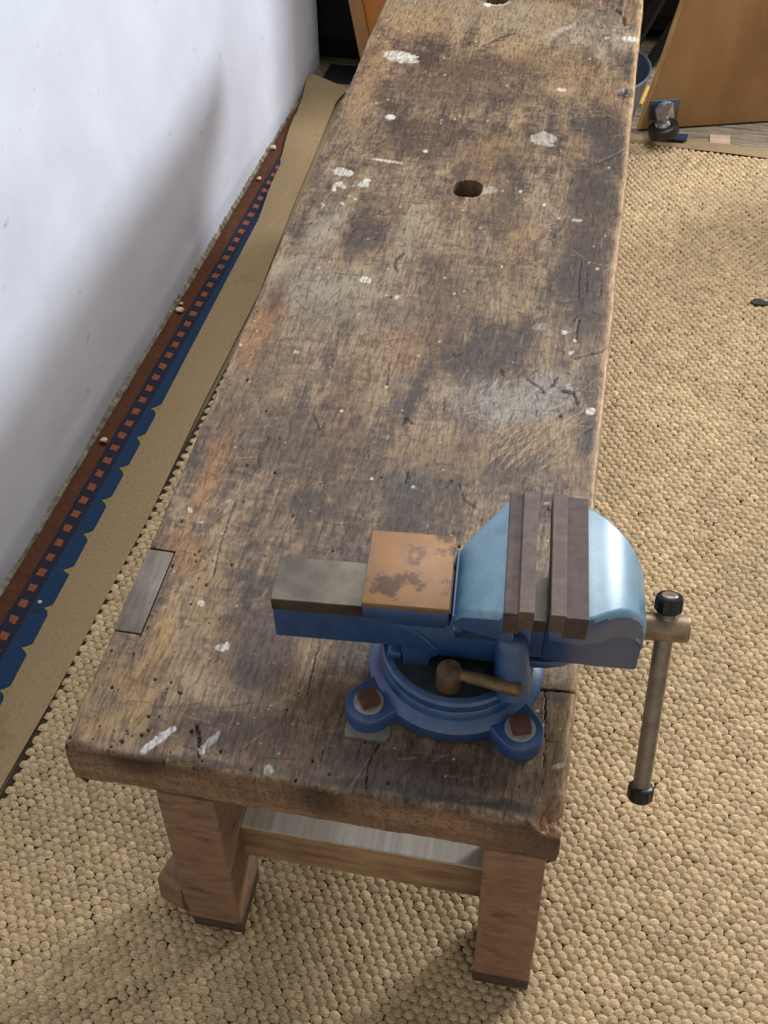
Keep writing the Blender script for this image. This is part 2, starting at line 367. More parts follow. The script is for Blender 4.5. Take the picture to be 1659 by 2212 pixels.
    for i in range(70):   # fan of scratches below the pale patch
        p = onz(1050+rs.rand()*150, 1015-rs.rand()*90, BZ); mscr(p[0], p[1], 0.02+rs.rand()*0.06, R(55+rs.randn()*12), LT, 0.55)
    for i in range(60):
        p = onz(980+rs.rand()*260, 830+rs.rand()*90, BZ); mscr(p[0], p[1], 0.02+rs.rand()*0.04, R(40+rs.randn()*30), (176, 170, 162), 0.4)
    for i in range(50):
        p = onz(1000+rs.rand()*260, 110+rs.rand()*140, BZ); mscr(p[0], p[1], 0.02+rs.rand()*0.07, R(10+rs.randn()*30), LT, 0.45)
    for i in range(40):
        p = onz(720+rs.rand()*90, 220+rs.rand()*140, BZ); mscr(p[0], p[1], 0.02+rs.rand()*0.05, R(60+rs.randn()*40), LT, 0.4)
    for i in range(2600):
        u = rs.rand(); a_ = R(rs.randn()*14) if u < 0.45 else (R(90+rs.randn()*10) if u < 0.7 else rs.rand()*3.14)
        mscr(rs.rand()*0.5, rs.rand()*1.8, 0.004+rs.rand()**2*0.035, a_, DS if rs.rand() < 0.6 else LT, 0.25+0.35*rs.rand(), 0.0004)
    # ---- heights
    Z = 0.0014*(fbm(X*10, Y*6, 3, 21)-0.5)+0.0007*(fbm(X*70, Y*30, 3, 22)-0.5)
    def groove(pts, wd, depth, c=(38, 31, 27), s=0.8, jit=3):
        wd = wd*0.72
        nonlocal Z, col
        ax = min(p[0] for p in pts)-20; bx_ = max(p[0] for p in pts)+20; ay = min(p[1] for p in pts)-20; by = max(p[1] for p in pts)+20
        m = (px > ax) & (px < bx_) & (py > ay) & (py < by)
        if not m.any(): return
        jx = jit*(fbm(X[m]*260, Y[m]*260, 2, 51)-0.5)*2
        d = seg_dist(px[m]+jx, py[m]+jx*0.6, pts)
        k = np.clip(1-(d-wd*0.35)/(wd*0.65), 0, 1)
        k = k*np.clip(0.25+1.5*fbm(X[m]*330, Y[m]*330, 2, 55), 0, 1); Z[m] -= 0.6*depth*k; k = (k*s)[..., None]; col[m] = col[m]*(1-k)+np.array(c, float)*k
    for pts, wd, dp in [
        ([(1290, 352), (1318, 340), (1352, 322)], 4, 0.004), ([(1250, 650), (1249, 610), (1256, 560)], 3, 0.002), ([(1268, 630), (1266, 575)], 3, 0.002), ([(1298, 640), (1300, 600)], 3, 0.002),
        ([(1245, 738), (1246, 705), (1252, 690)], 4, 0.003), ([(1240, 775), (1300, 758), (1312, 750)], 3, 0.003), ([(972, 760), (985, 768), (997, 762)], 4, 0.002), ([(836, 835), (841, 785)], 2.5, 0.002),
        ([(1140, 820), (1168, 838), (1175, 848)], 4, 0.002), ([(1215, 845), (1240, 850), (1246, 872)], 6, 0.004), ([(1190, 835), (1205, 815)], 6, 0.003), ([(990, 1045), (1000, 1080), (1030, 1098)], 3, 0.002),
        ([(876, 1040), (880, 1020)], 5, 0.003), ([(1262, 935), (1290, 915)], 3, 0.002), ([(510, 1080), (480, 1160), (460, 1240)], 2.5, 0.002), ([(690, 1390), (676, 1440), (664, 1500)], 3, 0.003),
        ([(820, 1605), (796, 1650), (790, 1710)], 3, 0.003), ([(700, 1620), (690, 1660)], 2, 0.002), ([(560, 1010), (556, 985)], 2.5, 0.002), ([(1070, 85), (1110, 72)], 3, 0.002), ([(1040, 100), (1070, 88), (1088, 86)], 3, 0.002),
        ([(425, 1570), (432, 1610), (430, 1635)], 6, 0.006), ([(1330, 20), (1346, 30), (1350, 52)], 6, 0.008), ([(1336, 203), (1352, 196), (1368, 200)], 10, 0.008), ([(1345, 208), (1362, 206)], 6, 0.006),
        ([(1165, 1490), (1205, 1492), (1250, 1497)], 3.5, 0.006), ([(1176, 1495), (1178, 1600), (1172, 1700)], 2.0, 0.003), ([(1200, 1760), (1222, 1748), (1240, 1735)], 5, 0.004), ([(1150, 690), (1160, 740), (1170, 770)], 2, 0.001),
        ([(680, 900), (690, 930), (700, 915)], 4, 0.002), ([(880, 905), (890, 915)], 4, 0.003), ([(1080, 800), (1086, 806)], 8, 0.004), ([(870, 915), (876, 905)], 6, 0.003), ([(960, 860), (958, 885)], 4, 0.002)]:
        groove(pts, wd, dp)
    for i in range(26): # gouges and dents right of centre
        x0 = 1060+rs.rand()*240; y0 = 560+rs.rand()*330; a = rs.choice([80, 10, -40])+rs.randn()*14; l = 5+rs.rand()*15
        groove([(x0, y0), (x0+l*math.cos(R(a)), y0+l*math.sin(R(a)))], 2.2+rs.rand()*1.2, 0.0014, jit=2)
    # wormholes
    for i in range(150):
        X0 = rs.rand()*0.5; Y0 = rs.rand()**2.0*1.0
        if rs.rand() < 0.6: X0 = abs(rs.randn())*0.07
        m = (np.abs(X-X0) < 0.006) & (np.abs(Y-Y0) < 0.006)
        d = np.hypot(X[m]-X0, Y[m]-Y0); r = 0.0003+rs.rand()**2*0.0011
        k = np.clip(1-(d-r)/0.0008, 0, 1); Z[m] -= 0.003*k; k = k[..., None]*0.9; col[m] = col[m]*(1-k)+np.array([30, 24, 22.])*k
    # knife-cut nicks on the left edge, paint splashes
    WH = (214, 214, 206)
    def paint(cx, cy, rx, ry, ang=0, c=WH, s=0.95, ragged=0.5):
        nonlocal col, Z
        m = (np.abs(px-cx) < rx*1.8+ry+8) & (np.abs(py-cy) < rx*1.8+ry+8)
        if not m.any(): return
        a = R(ang); dx = px[m]-cx; dy = py[m]-cy
        u = (dx*math.cos(a)+dy*math.sin(a))/rx; v = (-dx*math.sin(a)+dy*math.cos(a))/ry
        d = np.sqrt(u*u+v*v)+ragged*(fbm(X[m]*150, Y[m]*150, 4, int(cx) % 50)-0.5)*1.6
        soft = 1.6/max(min(rx, ry), 2)
        k = np.clip((1-d)/soft+0.5, 0, 1)*s*(0.72+0.28*sstep(0.35, 0.55, fbm(X[m]*300, Y[m]*300, 3, 60)))
        Z[m] += 0.0004*k; k = k[..., None]; col[m] = col[m]*(1-k)+np.array(c, float)*k
    for p in [
        (868, 124, 38, 12, 9, (222, 222, 210)), (843, 253, 11, 7, 0, (226, 226, 216)), (1172, 300, 27, 14, 0, (196, 192, 184), 0.8), (1190, 314, 6, 3, 0), (918, 326, 6, 4, 0), (836, 348, 34, 3, 8, (220, 212, 190)),
        (740, 372, 22, 10, 8), (726, 400, 9, 5, -30), (735, 397, 6, 6, 0), (742, 404, 5, 4, 0), (722, 410, 5, 4, 0), (762, 402, 4, 2, 0), (786, 398, 12, 7, -10, (200, 205, 200), 0.85), (792, 390, 8, 4, 0), (752, 424, 5, 2, 0),
        (740, 440, 5, 3, 20), (768, 430, 4, 2, 0), (1052, 412, 20, 8, -10, (190, 186, 176), 0.7), (1025, 422, 18, 6, -10, (176, 172, 164), 0.6), (1212, 194, 11, 4, 5), (1124, 414, 4, 3, 0), (1176, 442, 4, 3, 0), (1245, 476, 11, 4, 0, (196, 196, 190), 0.8),
        (1362, 84, 18, 6, 5, (228, 226, 220)), (1312, 82, 6, 3, 0), (1215, 65, 30, 5, -25, (196, 192, 184), 0.55), (1075, 8, 24, 4, -6, (214, 212, 204)), (1056, 10, 10, 5, 0, (226, 226, 220)),
        (789, 605, 12, 8, 0, (224, 222, 206)), (1290, 582, 4, 3, 0), (1220, 718, 6, 5, 0), (1242, 735, 5, 4, 0), (1234, 762, 8, 4, -20), (1166, 706, 18, 8, -5, (170, 168, 168), 0.7), (1276, 888, 11, 8, 0, (226, 226, 222)), (1230, 838, 10, 6, 60, (186, 182, 178), 0.7),
        (835, 836, 4, 3, 0), (738, 888, 4, 3, 0), (857, 642, 4, 6, 60), (803, 1034, 4, 3, 0), (838, 945, 6, 5, 0, (170, 160, 150), 0.7), (960, 600, 3, 2, 0), (1084, 576, 3, 3, 0),
        (410, 1102, 8, 4, 55), (434, 1128, 5, 3, 0), (344, 1230, 12, 5, 45), (434, 1303, 8, 7, 0), (408, 1346, 15, 6, 25, (176, 162, 140), 0.75), (478, 1400, 11, 8, 0), (490, 1396, 5, 8, 0),
        (342, 1598, 46, 9, -35, (222, 224, 226)), (318, 1618, 16, 6, -50), (455, 1602, 28, 8, -42, (196, 198, 200), 0.8), (436, 1620, 8, 12, 0, (216, 218, 220)), (580, 1662, 10, 14, 10, (206, 210, 210), 0.85), (620, 1645, 7, 6, 0, (176, 96, 76), 0.7),
        (1208, 1655, 17, 6, -20, (220, 222, 222)), (1160, 1536, 4, 3, 0), (1172, 1568, 4, 4, 60), (980, 1640, 3, 3, 0), (270, 1290, 8, 22, 15, (186, 182, 176), 0.5), (670, 640, 10, 4, 30, (150, 134, 110), 0.7),
        (520, 746, 4, 3, 0), (640, 760, 5, 3, 0), (892, 1052, 4, 3, 0), (1180, 1088, 6, 3, 0)]:
        paint(*p)
    for i in range(150):
        X0 = rs.rand()*0.5; Y0 = rs.rand()**1.3*1.7; q = topix(np.array([[X0, Y0, BZ]])); paint(q[0][0], q[1][0], 1.4+rs.rand()*1.8, 1.2+rs.rand(), 0, (206, 202, 192), 0.9, 0.3)
    # pale green flecks near the drip of white on the left, a red-brown curved mark
    groove([(872, 548), (856, 560), (852, 572), (858, 585)], 6, 0.001, (78, 48, 42), 0.9, 1)
    # dog holes through the top
    for hx, hy in ((0.256, 1.059), (0.215, 1.735)):
        m = (np.abs(X-hx) < 0.05) & (np.abs(Y-hy) < 0.06)
        ddx = X[m]-hx; ddy = Y[m]-hy; d = (np.abs(ddx)**2.6+np.abs(ddy)**2.6)**(1/2.6)+0.0012*(fbm(X[m]*200, Y[m]*200, 2, 71)-0.5)
        k = sstep(0.0235, 0.0205, d); Z[m] -= 0.06*k
        kk = (sstep(0.0225, 0.0195, d)*0.75)[..., None]; col[m] = col[m]*(1-kk)+np.array([84, 60, 42.])*kk
        rim = (sstep(0.027, 0.0235, d)*(1-sstep(0.0235, 0.021, d))*0.4)[..., None]; col[m] = col[m]*(1-rim)+np.array([150, 120, 86.])*rim
    # housing for the let-in repair block on the left edge, notch at the far right edge
    rec = (X < 0.0325) & (Y > 0.1425) & (Y < 0.2615); Z[rec] = -0.016; col[rec] = (40, 32, 28)
    k = sstep(0.462, 0.466, X)*sstep(1.668, 1.674, Y)*sstep(1.815, 1.805, Y); Z -= 0.007*k*(0.6+0.6*fbm(X*90, Y*40, 3, 81))
    col = col*(1-0.6*k[..., None])+np.array([140, 116, 86.])*0.6*k[..., None]
    # rounded, chipped arrises
    dl = X+0.004*(fbm(Y*30, Y*0+1, 4, 91)-0.5); dr = 0.5-X+0.005*(fbm(Y*26, Y*0+2, 4, 92)-0.5); df = Y+0.005*(fbm(X*24, X*0+3, 4, 93)-0.5)
    chip = np.hypot((X-0.497)/0.028, (Y-0.0)/0.034); dchip = sstep(1.1, 0.5, chip)
    Z -= dchip*0.014*(0.5+fbm(X*120, Y*120, 3, 94)); kc = (dchip*0.55)[..., None]; col = col*(1-kc)+np.array([176, 134, 92.])*kc
    for d, r in ((dl, 0.004), (dr, 0.005), (df, 0.0045)):
        q = np.clip(r-d, 0, r); Z -= r-np.sqrt(np.maximum(r*r-q*q, 0))
    ke = (sstep(0.013, 0.002, dr+0.006*(fbm(Y*40, X*0, 3, 77)-0.5))*0.75)[..., None]; col = col*(1-ke)+np.array([206, 172, 128.])*ke  # right edge: worn tan wood, its lit brightness added to the colour
    ke = (sstep(0.010, 0.001, dl)*0.35*(fbm(Y*20, Y*0, 3, 95) > 0.45))[..., None]; col = col*(1-ke)+np.array([170, 138, 98.])*ke
    # wavy outline
    Xo = X+0.003*(fbm(Y*8, Y*0+5, 4, 96)-0.5)*sstep(0.06, 0.0, np.minimum(X, 0.5-X))
    Yo = Y+0.004*(fbm(X*9, X*0+6, 4, 97)-0.5)*sstep(0.06, 0.0, Y)
    V = np.stack([Xo, Yo, BZ+Z], -1).reshape(-1, 3)
    idx = np.arange(NX*NY).reshape(NY, NX)
    q = np.stack([idx[:-1, :-1], idx[:-1, 1:], idx[1:, 1:], idx[1:, :-1]], -1).reshape(-1, 4)
    # sides
    loop = np.concatenate([idx[0, :], idx[1:, -1], idx[-1, -2::-1], idx[-2:0:-1, 0]])
    nl = len(loop); lv = V[loop]; cols = [col.reshape(-1, 3)]; Vs = [V]; prev = loop; off = len(V); Q = [q]
    cx = np.array([0.25, 1.0])
    outd = np.zeros((nl, 2)); LX = X.reshape(-1)[loop]; LY = Y.reshape(-1)[loop]
    outd[:, 0] = np.where(LX >= 0.4999, 1, np.where(LX <= 1e-5, -1, 0)); outd[:, 1] = np.where(LY <= 1e-5, -1, np.where(LY >= LEN-1e-6, 1, 0))
    arc = np.where(np.abs(outd[:, 0]) > 0, LY+3, LX)
    zt = lv[:, 2]; zb = BZ-0.080+0.007*(fbm(arc*7, arc*0, 4, 98)-0.5)
    lev = np.linspace(0, 1, 12)[1:]
    for f in lev:
        z = zt+(zb-zt)*f
        bulge = 0.0022*np.sin(math.pi*min(f*1.15, 1))+0.003*(fbm(arc*26, np.full(nl, f*2.4), 4, 99)-0.5)-0.012*max(0, f-0.86)/0.14*(0.4+fbm(arc*11, arc*0+2, 3, 100))
        v = np.stack([lv[:, 0]+outd[:, 0]*bulge, lv[:, 1]+outd[:, 1]*bulge, z], -1)
        g = fbm(arc*22, np.full(nl, f*11.0), 5, 101, 0.65); g2 = fbm(arc*9, np.full(nl, f*1.2), 4, 102)
        g3 = fbm(arc*300, np.full(nl, f*3), 2, 103)
        base = np.array([116, 92, 74.])+(np.array([176, 144, 116.])-np.array([116, 92, 74.]))*np.clip((0.6*g+0.2*g2+0.2*g3-0.3)/0.4, 0, 1)[:, None]
        isr = (outd[:, 0] > 0.5)[:, None]; base = np.where(isr, base*0.35+np.array([188, 152, 110.])*0.65, base)  # right side: tan wood, brightened in the colour as if lit
        isf = outd[:, 1] < -0.5
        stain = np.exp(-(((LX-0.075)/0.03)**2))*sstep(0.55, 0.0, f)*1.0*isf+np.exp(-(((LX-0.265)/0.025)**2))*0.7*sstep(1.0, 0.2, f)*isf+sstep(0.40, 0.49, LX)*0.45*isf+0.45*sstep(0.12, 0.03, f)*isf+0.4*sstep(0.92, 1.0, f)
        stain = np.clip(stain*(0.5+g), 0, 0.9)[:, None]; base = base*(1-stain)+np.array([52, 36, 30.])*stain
        Vs.append(v); cols.append(base); cur = np.arange(off, off+nl); off += nl
        Q.append(np.stack([prev, cur, np.roll(cur, -1), np.roll(prev, -1)], -1)); prev = cur
    V = np.concatenate(Vs); C = np.concatenate(cols); F = np.concatenate(Q)
    me = bpy.data.meshes.new('tabletop')
    nv, nf = len(V), len(F)
    me.vertices.add(nv); me.vertices.foreach_set('co', V.astype(np.float32).ravel())
    me.loops.add(nf*4+nl); me.polygons.add(nf+1)
    me.loops.foreach_set('vertex_index', np.concatenate([F.ravel(), prev[::-1]]).astype(np.int32))
    ls = np.concatenate([np.arange(nf)*4, [nf*4]]).astype(np.int32)
    me.polygons.foreach_set('loop_start', ls)
    me.update(calc_edges=True); me.validate()
    ca = me.color_attributes.new('Col', 'FLOAT_COLOR', 'POINT')
    cl = np.ones((nv, 4), np.float32); cl[:, :3] = nlin(np.clip(C, 0, 255)); ca.data.foreach_set('color', cl.ravel())
    me.shade_smooth(); me.set_sharp_from_angle(angle=R(60))
    return link('tabletop', me, M_bench)
bpar(bench_top())
# let-in repair block on the left edge
bm = box(0.0, 0.0312, 0.144, 0.2600, BZ-0.0165, BZ-0.0006, 0.0012, 2); o = bobj('repair_block', bm, M_patch); bpar(o); o['label'] = 'grey let-in repair block with white scuffs'
# white screw-like filler plug with a slot
# legs: lofted, slightly splayed; front pair and rear pair
def leg(secs, rnd=0.003):
    a0, a1 = secs[1], secs[2] if len(secs) > 2 else secs[1]
    if len(secs) > 2:
        f = (0.056-a0[0])/(a1[0]-a0[0]); secs = secs[:2]+[tuple(u+(v-u)*f for u, v in zip(a0, a1))]+secs[2:]
    bm = loft([[(x0, y0, z), (x1, y0, z), (x1, y1, z), (x0, y1, z)] for z, x0, x1, y0, y1 in secs])
    bevel(bm, rnd, 2, 40)
    o = bobj('leg', bm, M_leg, None, 22); o.data.materials.append(M_foot)
    for p in o.data.polygons:
        if p.center.z < 0.055: p.material_index = 1
    return bpar(o)
ZT = BZ-0.078
leg([(0.010, 0.066, 0.126, 0.030, 0.088), (0.022, 0.061, 0.129, 0.020, 0.098), (0.12, 0.064, 0.135, 0.012, 0.110), (0.21, 0.070, 0.139, 0.008, 0.112), (0.30, 0.075, 0.142, 0.005, 0.094), (ZT, 0.082, 0.146, 0.002, 0.080)])
leg([(0.010, 0.437, 0.494, 0.026, 0.096), (0.022, 0.432, 0.503, 0.016, 0.100), (0.20, 0.431, 0.499, 0.010, 0.10), (ZT, 0.428, 0.491, 0.003, 0.095)])
leg([(0.010, 0.06, 0.13, 1.62, 1.70), (ZT, 0.08, 0.145, 1.62, 1.71)])
leg([(0.010, 0.43, 0.50, 1.62, 1.70), (ZT, 0.43, 0.49, 1.62, 1.71)])
def rail(x0, x1, y0, y1, z0, z1, name='stretcher'):
    bm = box(x0, x1, y0, y1, z0, z1, 0.004, 2); return bpar(bobj(name, bm, M_rail))
rail(0.118, 0.448, 0.060, 0.112, 0.172, 0.252)
bpar(bobj('stretcher_cap', box(0.140, 0.432, 0.0585, 0.112, 0.2522, 0.2562, 0.001, 1), M_cap))['label'] = 'pale weathered top strip with saw marks'
rail(0.118, 0.448, 1.63, 1.69, 0.172, 0.252)
rail(0.445, 0.480, 0.090, 1.64, 0.20, 0.262)
rail(0.085, 0.120, 0.090, 1.64, 0.20, 0.262)
# worn wooden block beside the left leg
bm = loft([[(0.014+dx, 0.044+dy, z), (0.052+dx, 0.032+dy, z), (0.060+dx, 0.066+dy, z), (0.022+dx, 0.076+dy, z)] for z, dx, dy in ((0.008, 0.002, 0.004), (0.03, -0.008, 0.0), (0.075, -0.006, 0.004), (0.098, 0.008, 0.012))], 0.005, 2)
o = bpar(bobj('brace_block', bm, M_leg, None, 20)); o['label'] = 'small worn wooden block against the leg'

# ------------------------------------------------------------------ bench vise
vise = empty('bench_vise', (0.373, 0.168, BZ+0.001), R(4.5), 'blue cast-iron bench vise with brown steel jaws bolted to the workbench', 'vise')
def vp(name, bm, mat, par=None, smooth=35, label=None):
    o = bobj(name, bm, mat, par or vise, smooth)
    if label: o['label'] = label
    return o
mm = 0.001
def sc(bm):
    for v in bm.verts: v.co *= mm
    return bm
# base with four ears
BROT = -7.5
bm = lathe([(89, 0), (91, 3), (91, 18), (88, 22), (80, 26), (79, 34), (77, 37), (30, 37)], 72, 0, -7)
base = vp('base', sc(bm), M_blue)
def ear(ang):
    a = R(ang+BROT); d = 110; c = (d*math.cos(a), d*math.sin(a)); n = 20
    out = [(c[0]+24*math.cos(a+R(-90+180*i/(n-1))), c[1]+24*math.sin(a+R(-90+180*i/(n-1)))) for i in range(n)]
    tl = (-math.sin(a), math.cos(a)); q = 74
    inn = []
    for k, wd in ((0.80, 24.5), (0.66, 30), (0.55, 40)):
        inn.append((d*k*math.cos(a)+tl[0]*wd, d*k*math.sin(a)+tl[1]*wd))
    inn2 = [(d*k*math.cos(a)-tl[0]*wd, d*k*math.sin(a)-tl[1]*wd) for k, wd in ((0.55, 40), (0.66, 30), (0.80, 24.5))]
    poly = out+inn+inn2
    bm = bmesh.new()
    lo = [(x, y, 0) for x, y in poly]; cxy = (c[0], c[1])
    hi = [(x, y, 19) for x, y in poly]
    ins = [((x-cxy[0])*0.93+cxy[0], (y-cxy[1])*0.93+cxy[1], 21.5) for x, y in poly]
    loft([lo, hi, ins], bm=bm)
    e = vp('mounting_ear', sc(bm), M_blue, base, 40)
    bm = lathe([(8, 21.2), (15.3, 21.2), (15.3, 24), (15, 24.6), (8, 24.6)], 32, *c)
    vp('washer', sc(bm), M_washer, base, 35, 'pale zinc washer')
    bm = box(-9.5, 9.5, -9.5, 9.5, 24.6, 35, 1.6, 2)
    rot = Matrix.Rotation(R({225: 2, 316: 14}.get(ang, 30)), 3, 'Z')
    for v in bm.verts: v.co = rot @ v.co; v.co.x += c[0]; v.co.y += c[1]
    vp('bolt_head', sc(bm), M_rust, base, 35, 'square rusty bolt head')
for a in (228, 316, 45, 135): ear(a)
bm = prism([(-104, -101), (-65, -103), (-60, -97), (-60, -60), (-104, -62), (-106, -95)], -0.9, 1.2, 'z')
vp('shim_plate', sc(bm), M_shim, base, 0, 'thin grey metal shim under the ear')
# swivel plate
bm = lathe([(76.5, 37.2), (78, 38.5), (78, 46), (75.5, 49), (71, 50), (20, 50)], 72, 0, -6)
swv = vp('swivel_plate', sc(bm), M_blue)
bm = lathe([(70.5, 49.6), (70, 50.6), (10, 50.8)], 64, 0, -6)
vp('greasy_face', sc(bm), M_grease, swv, 35, 'dark greasy top of the swivel plate')
# fixed body
body = vp('body', sc(prism([(-52, 50), (-27, 50), (-25, 64), (-16, 70), (40, 66), (50, 62), (68, 50), (70, 62), (70, 136), (-6, 136), (-8, 118), (-60, 118), (-89, 126), (-91, 146), (-92, 128), (-90, 122), (-60, 92), (-54, 84)][:13]+[(-60, 118)][:0]+[(-91, 130), (-90, 122), (-62, 92), (-54, 82)], -41, 41, 'y', 3.5, 3)), M_blue)
# anvil: rusty plate on top of the rear of the body
bm = loft([[(-60, -40, 112), (-12, -40, 112), (-12, 40, 112), (-60, 40, 112)],
           [(-90, -44.5, 128), (-9, -44.5, 128), (-9, 44.5, 128), (-90, 44.5, 128)],
           [(-90.5, -45, 145), (-8.5, -45, 145), (-8.5, 45, 145), (-90.5, 45, 145)]], 1.5, 2)
anv = vp('anvil', sc(bm), M_blue)
bm = box(-91, -8, -45.5, 45.5, 145, 151.5, 1.2, 2); vp('anvil_face', sc(bm), M_anvil, anv, 35, 'rust-brown steel anvil face')
# casting line on the flank
bm = prism([(-42, 108), (-38, 108), (-18, 82), (-21, 80)], -42.6, -40.5, 'y', 0.6, 1); vp('casting_rib', sc(bm), M_blue, body)
# fixed jaw casting: flares from the body to the jaw
def flare(x, wt, zt, wl, z0, zf):
    return [(x, -wl, z0), (x, -wl, zf-14), (x, -(wl+wt)/2-4, zf-6), (x, -wt, zf), (x, -wt, zt-6), (x, -wt+5, zt), (x, wt-5, zt), (x, wt, zt-6), (x, wt, zf), (x, (wl+wt)/2+4, zf-6), (x, wl, zf-14), (x, wl, z0)]
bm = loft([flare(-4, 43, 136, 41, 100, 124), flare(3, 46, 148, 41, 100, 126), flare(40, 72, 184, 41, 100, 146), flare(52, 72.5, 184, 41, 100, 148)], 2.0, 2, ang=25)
vp('fixed_jaw', sc(bm), M_blue2, None, 32, 'pale blue flared jaw casting')
bm = box(41, 56, -73, 73, 160, 190, 0.8, 1); vp('jaw_block', sc(bm), M_jaw, None, 30, 'dark brown steel jaw block')
bm = box(54, 68, -73.5, 73.5, 168, 194, 0.8, 1); vp('jaw_insert', sc(bm), M_jawin, None, 30, 'brown steel jaw insert')
# rounded foot rib, near and far flank
for s in (-1, 1):
    bm = rod((52, s*40, 118), (58, s*58, 46), [(2, 0), (9, 0.02), (14, 0.08), (16, 0.2), (17, 0.5), (18, 0.8), (19, 1.0)], 24)
    vp('foot_rib', sc(bm), M_blue, body, 60)
bm = loft([[(x, -w_, 44), (x, w_, 44), (x, w_, 56), (x, -w_, 56)] for x, w_ in ((60, 30), (90, 29), (108, 25), (120, 17), (126, 6))], 3, 2); vp('front_tongue', sc(bm), M_blue, body)
bm = prism([(-70, 50), (-54, 50), (-54, 60), (-66, 60)], -36, 36, 'y', 2, 2); vp('rear_lug', sc(bm), M_blue, body)
# sliding jaw: long bar through the body, flared jaw casting in front
bm = box(-183, 110, -27, 27, 60, 119, 1.0, 1); slide = vp('slide_bar', sc(bm), M_blue)
bm = box(-183.5, 95, -27.4, 27.4, 104, 121, 0.8, 1); vp('slide_top', sc(bm), M_slide, slide, 30, 'bare oiled steel top of the slide bar')
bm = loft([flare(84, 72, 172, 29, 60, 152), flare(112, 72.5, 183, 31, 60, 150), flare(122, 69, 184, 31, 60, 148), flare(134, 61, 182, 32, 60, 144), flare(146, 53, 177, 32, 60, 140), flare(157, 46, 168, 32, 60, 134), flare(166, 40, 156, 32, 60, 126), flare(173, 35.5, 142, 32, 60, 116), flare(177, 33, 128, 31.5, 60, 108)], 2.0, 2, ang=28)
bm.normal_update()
mj = vp('moving_jaw', sc(bm), M_blue2, None, 32, 'pale blue rounded moving jaw casting')
bm = box(95, 116, -73, 73, 160, 190, 0.8, 1); vp('jaw_block', sc(bm), M_jaw, None, 30, 'dark brown steel jaw block')
bm = box(82, 96, -73.5, 73.5, 168, 193, 0.8, 1); vp('jaw_insert', sc(bm), M_jawin, None, 30, 'brown steel jaw insert')
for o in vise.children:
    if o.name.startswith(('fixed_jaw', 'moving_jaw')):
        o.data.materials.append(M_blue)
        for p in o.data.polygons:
            if abs(p.normal.y) > 0.72 or p.normal.z < -0.1 or p.center.z < 0.112: p.material_index = 1  # flanks, undersides and low faces darker blue; upward faces stay paler
# spindle head and hanging tommy bar
bm = rod((170, 0, 92), (224, 0, 92), [(13.5, 0), (14, 0.02), (14, 0.95), (13, 1.0)], 32); sp = vp('spindle', sc(bm), M_head)
H = Vector((202, 0, 92)); D = Vector((0, -90, -190)).normalized()
p0 = H-D*26; p1 = H+D*196
bm = rod(p0, p1, [(9.0, 0), (9.0, 1)], 24); hd = vp('handle_bar', sc(bm), M_rodm, None, 35, 'dull steel sliding handle bar')
def cap(c, d):
    q = d.to_track_quat('Z', 'Y'); n = 36; secs = []
    for r, t in ((8.5, -9), (11.5, -8), (13, -6), (13, 6), (11.8, 8.5), (8.5, 9.0)):
        secs.append([tuple(c+d*t+q @ Vector(((r+(0.7 if (i % 3 == 0 and 12 < r) else 0))*math.cos(2*math.pi*i/n), (r+(0.7 if (i % 3 == 0 and 12 < r) else 0))*math.sin(2*math.pi*i/n), 0))) for i in range(n)])
    return vp('handle_cap', sc(loft(secs)), M_rubber, hd, 30, 'black ribbed end cap')
cap(p0, -D); cap(p1, D)
bm = rod(p0-D*8.2, p0-D*10.6, [(8.6, 0), (8.0, 0.5), (5.5, 0.9), (2, 1.0)], 24); vp('handle_end', sc(bm), M_rodm, hd, 60)
# swivel lock: bronze nut with lever
bm = lathe([(11.5, 50.5), (12.5, 52), (12.5, 76), (11.5, 79), (6, 80)], 32, -5, -62); lk = vp('lock_nut', sc(bm), M_bronze)
bm = rod((4, -63, 73), (66, -72, 68), [(6, 0), (6.5, 0.1), (6.5, 0.5), (7.5, 0.85), (7, 0.96), (4, 1.0)], 20); vp('lock_lever', sc(bm), M_bronze, lk, 50)

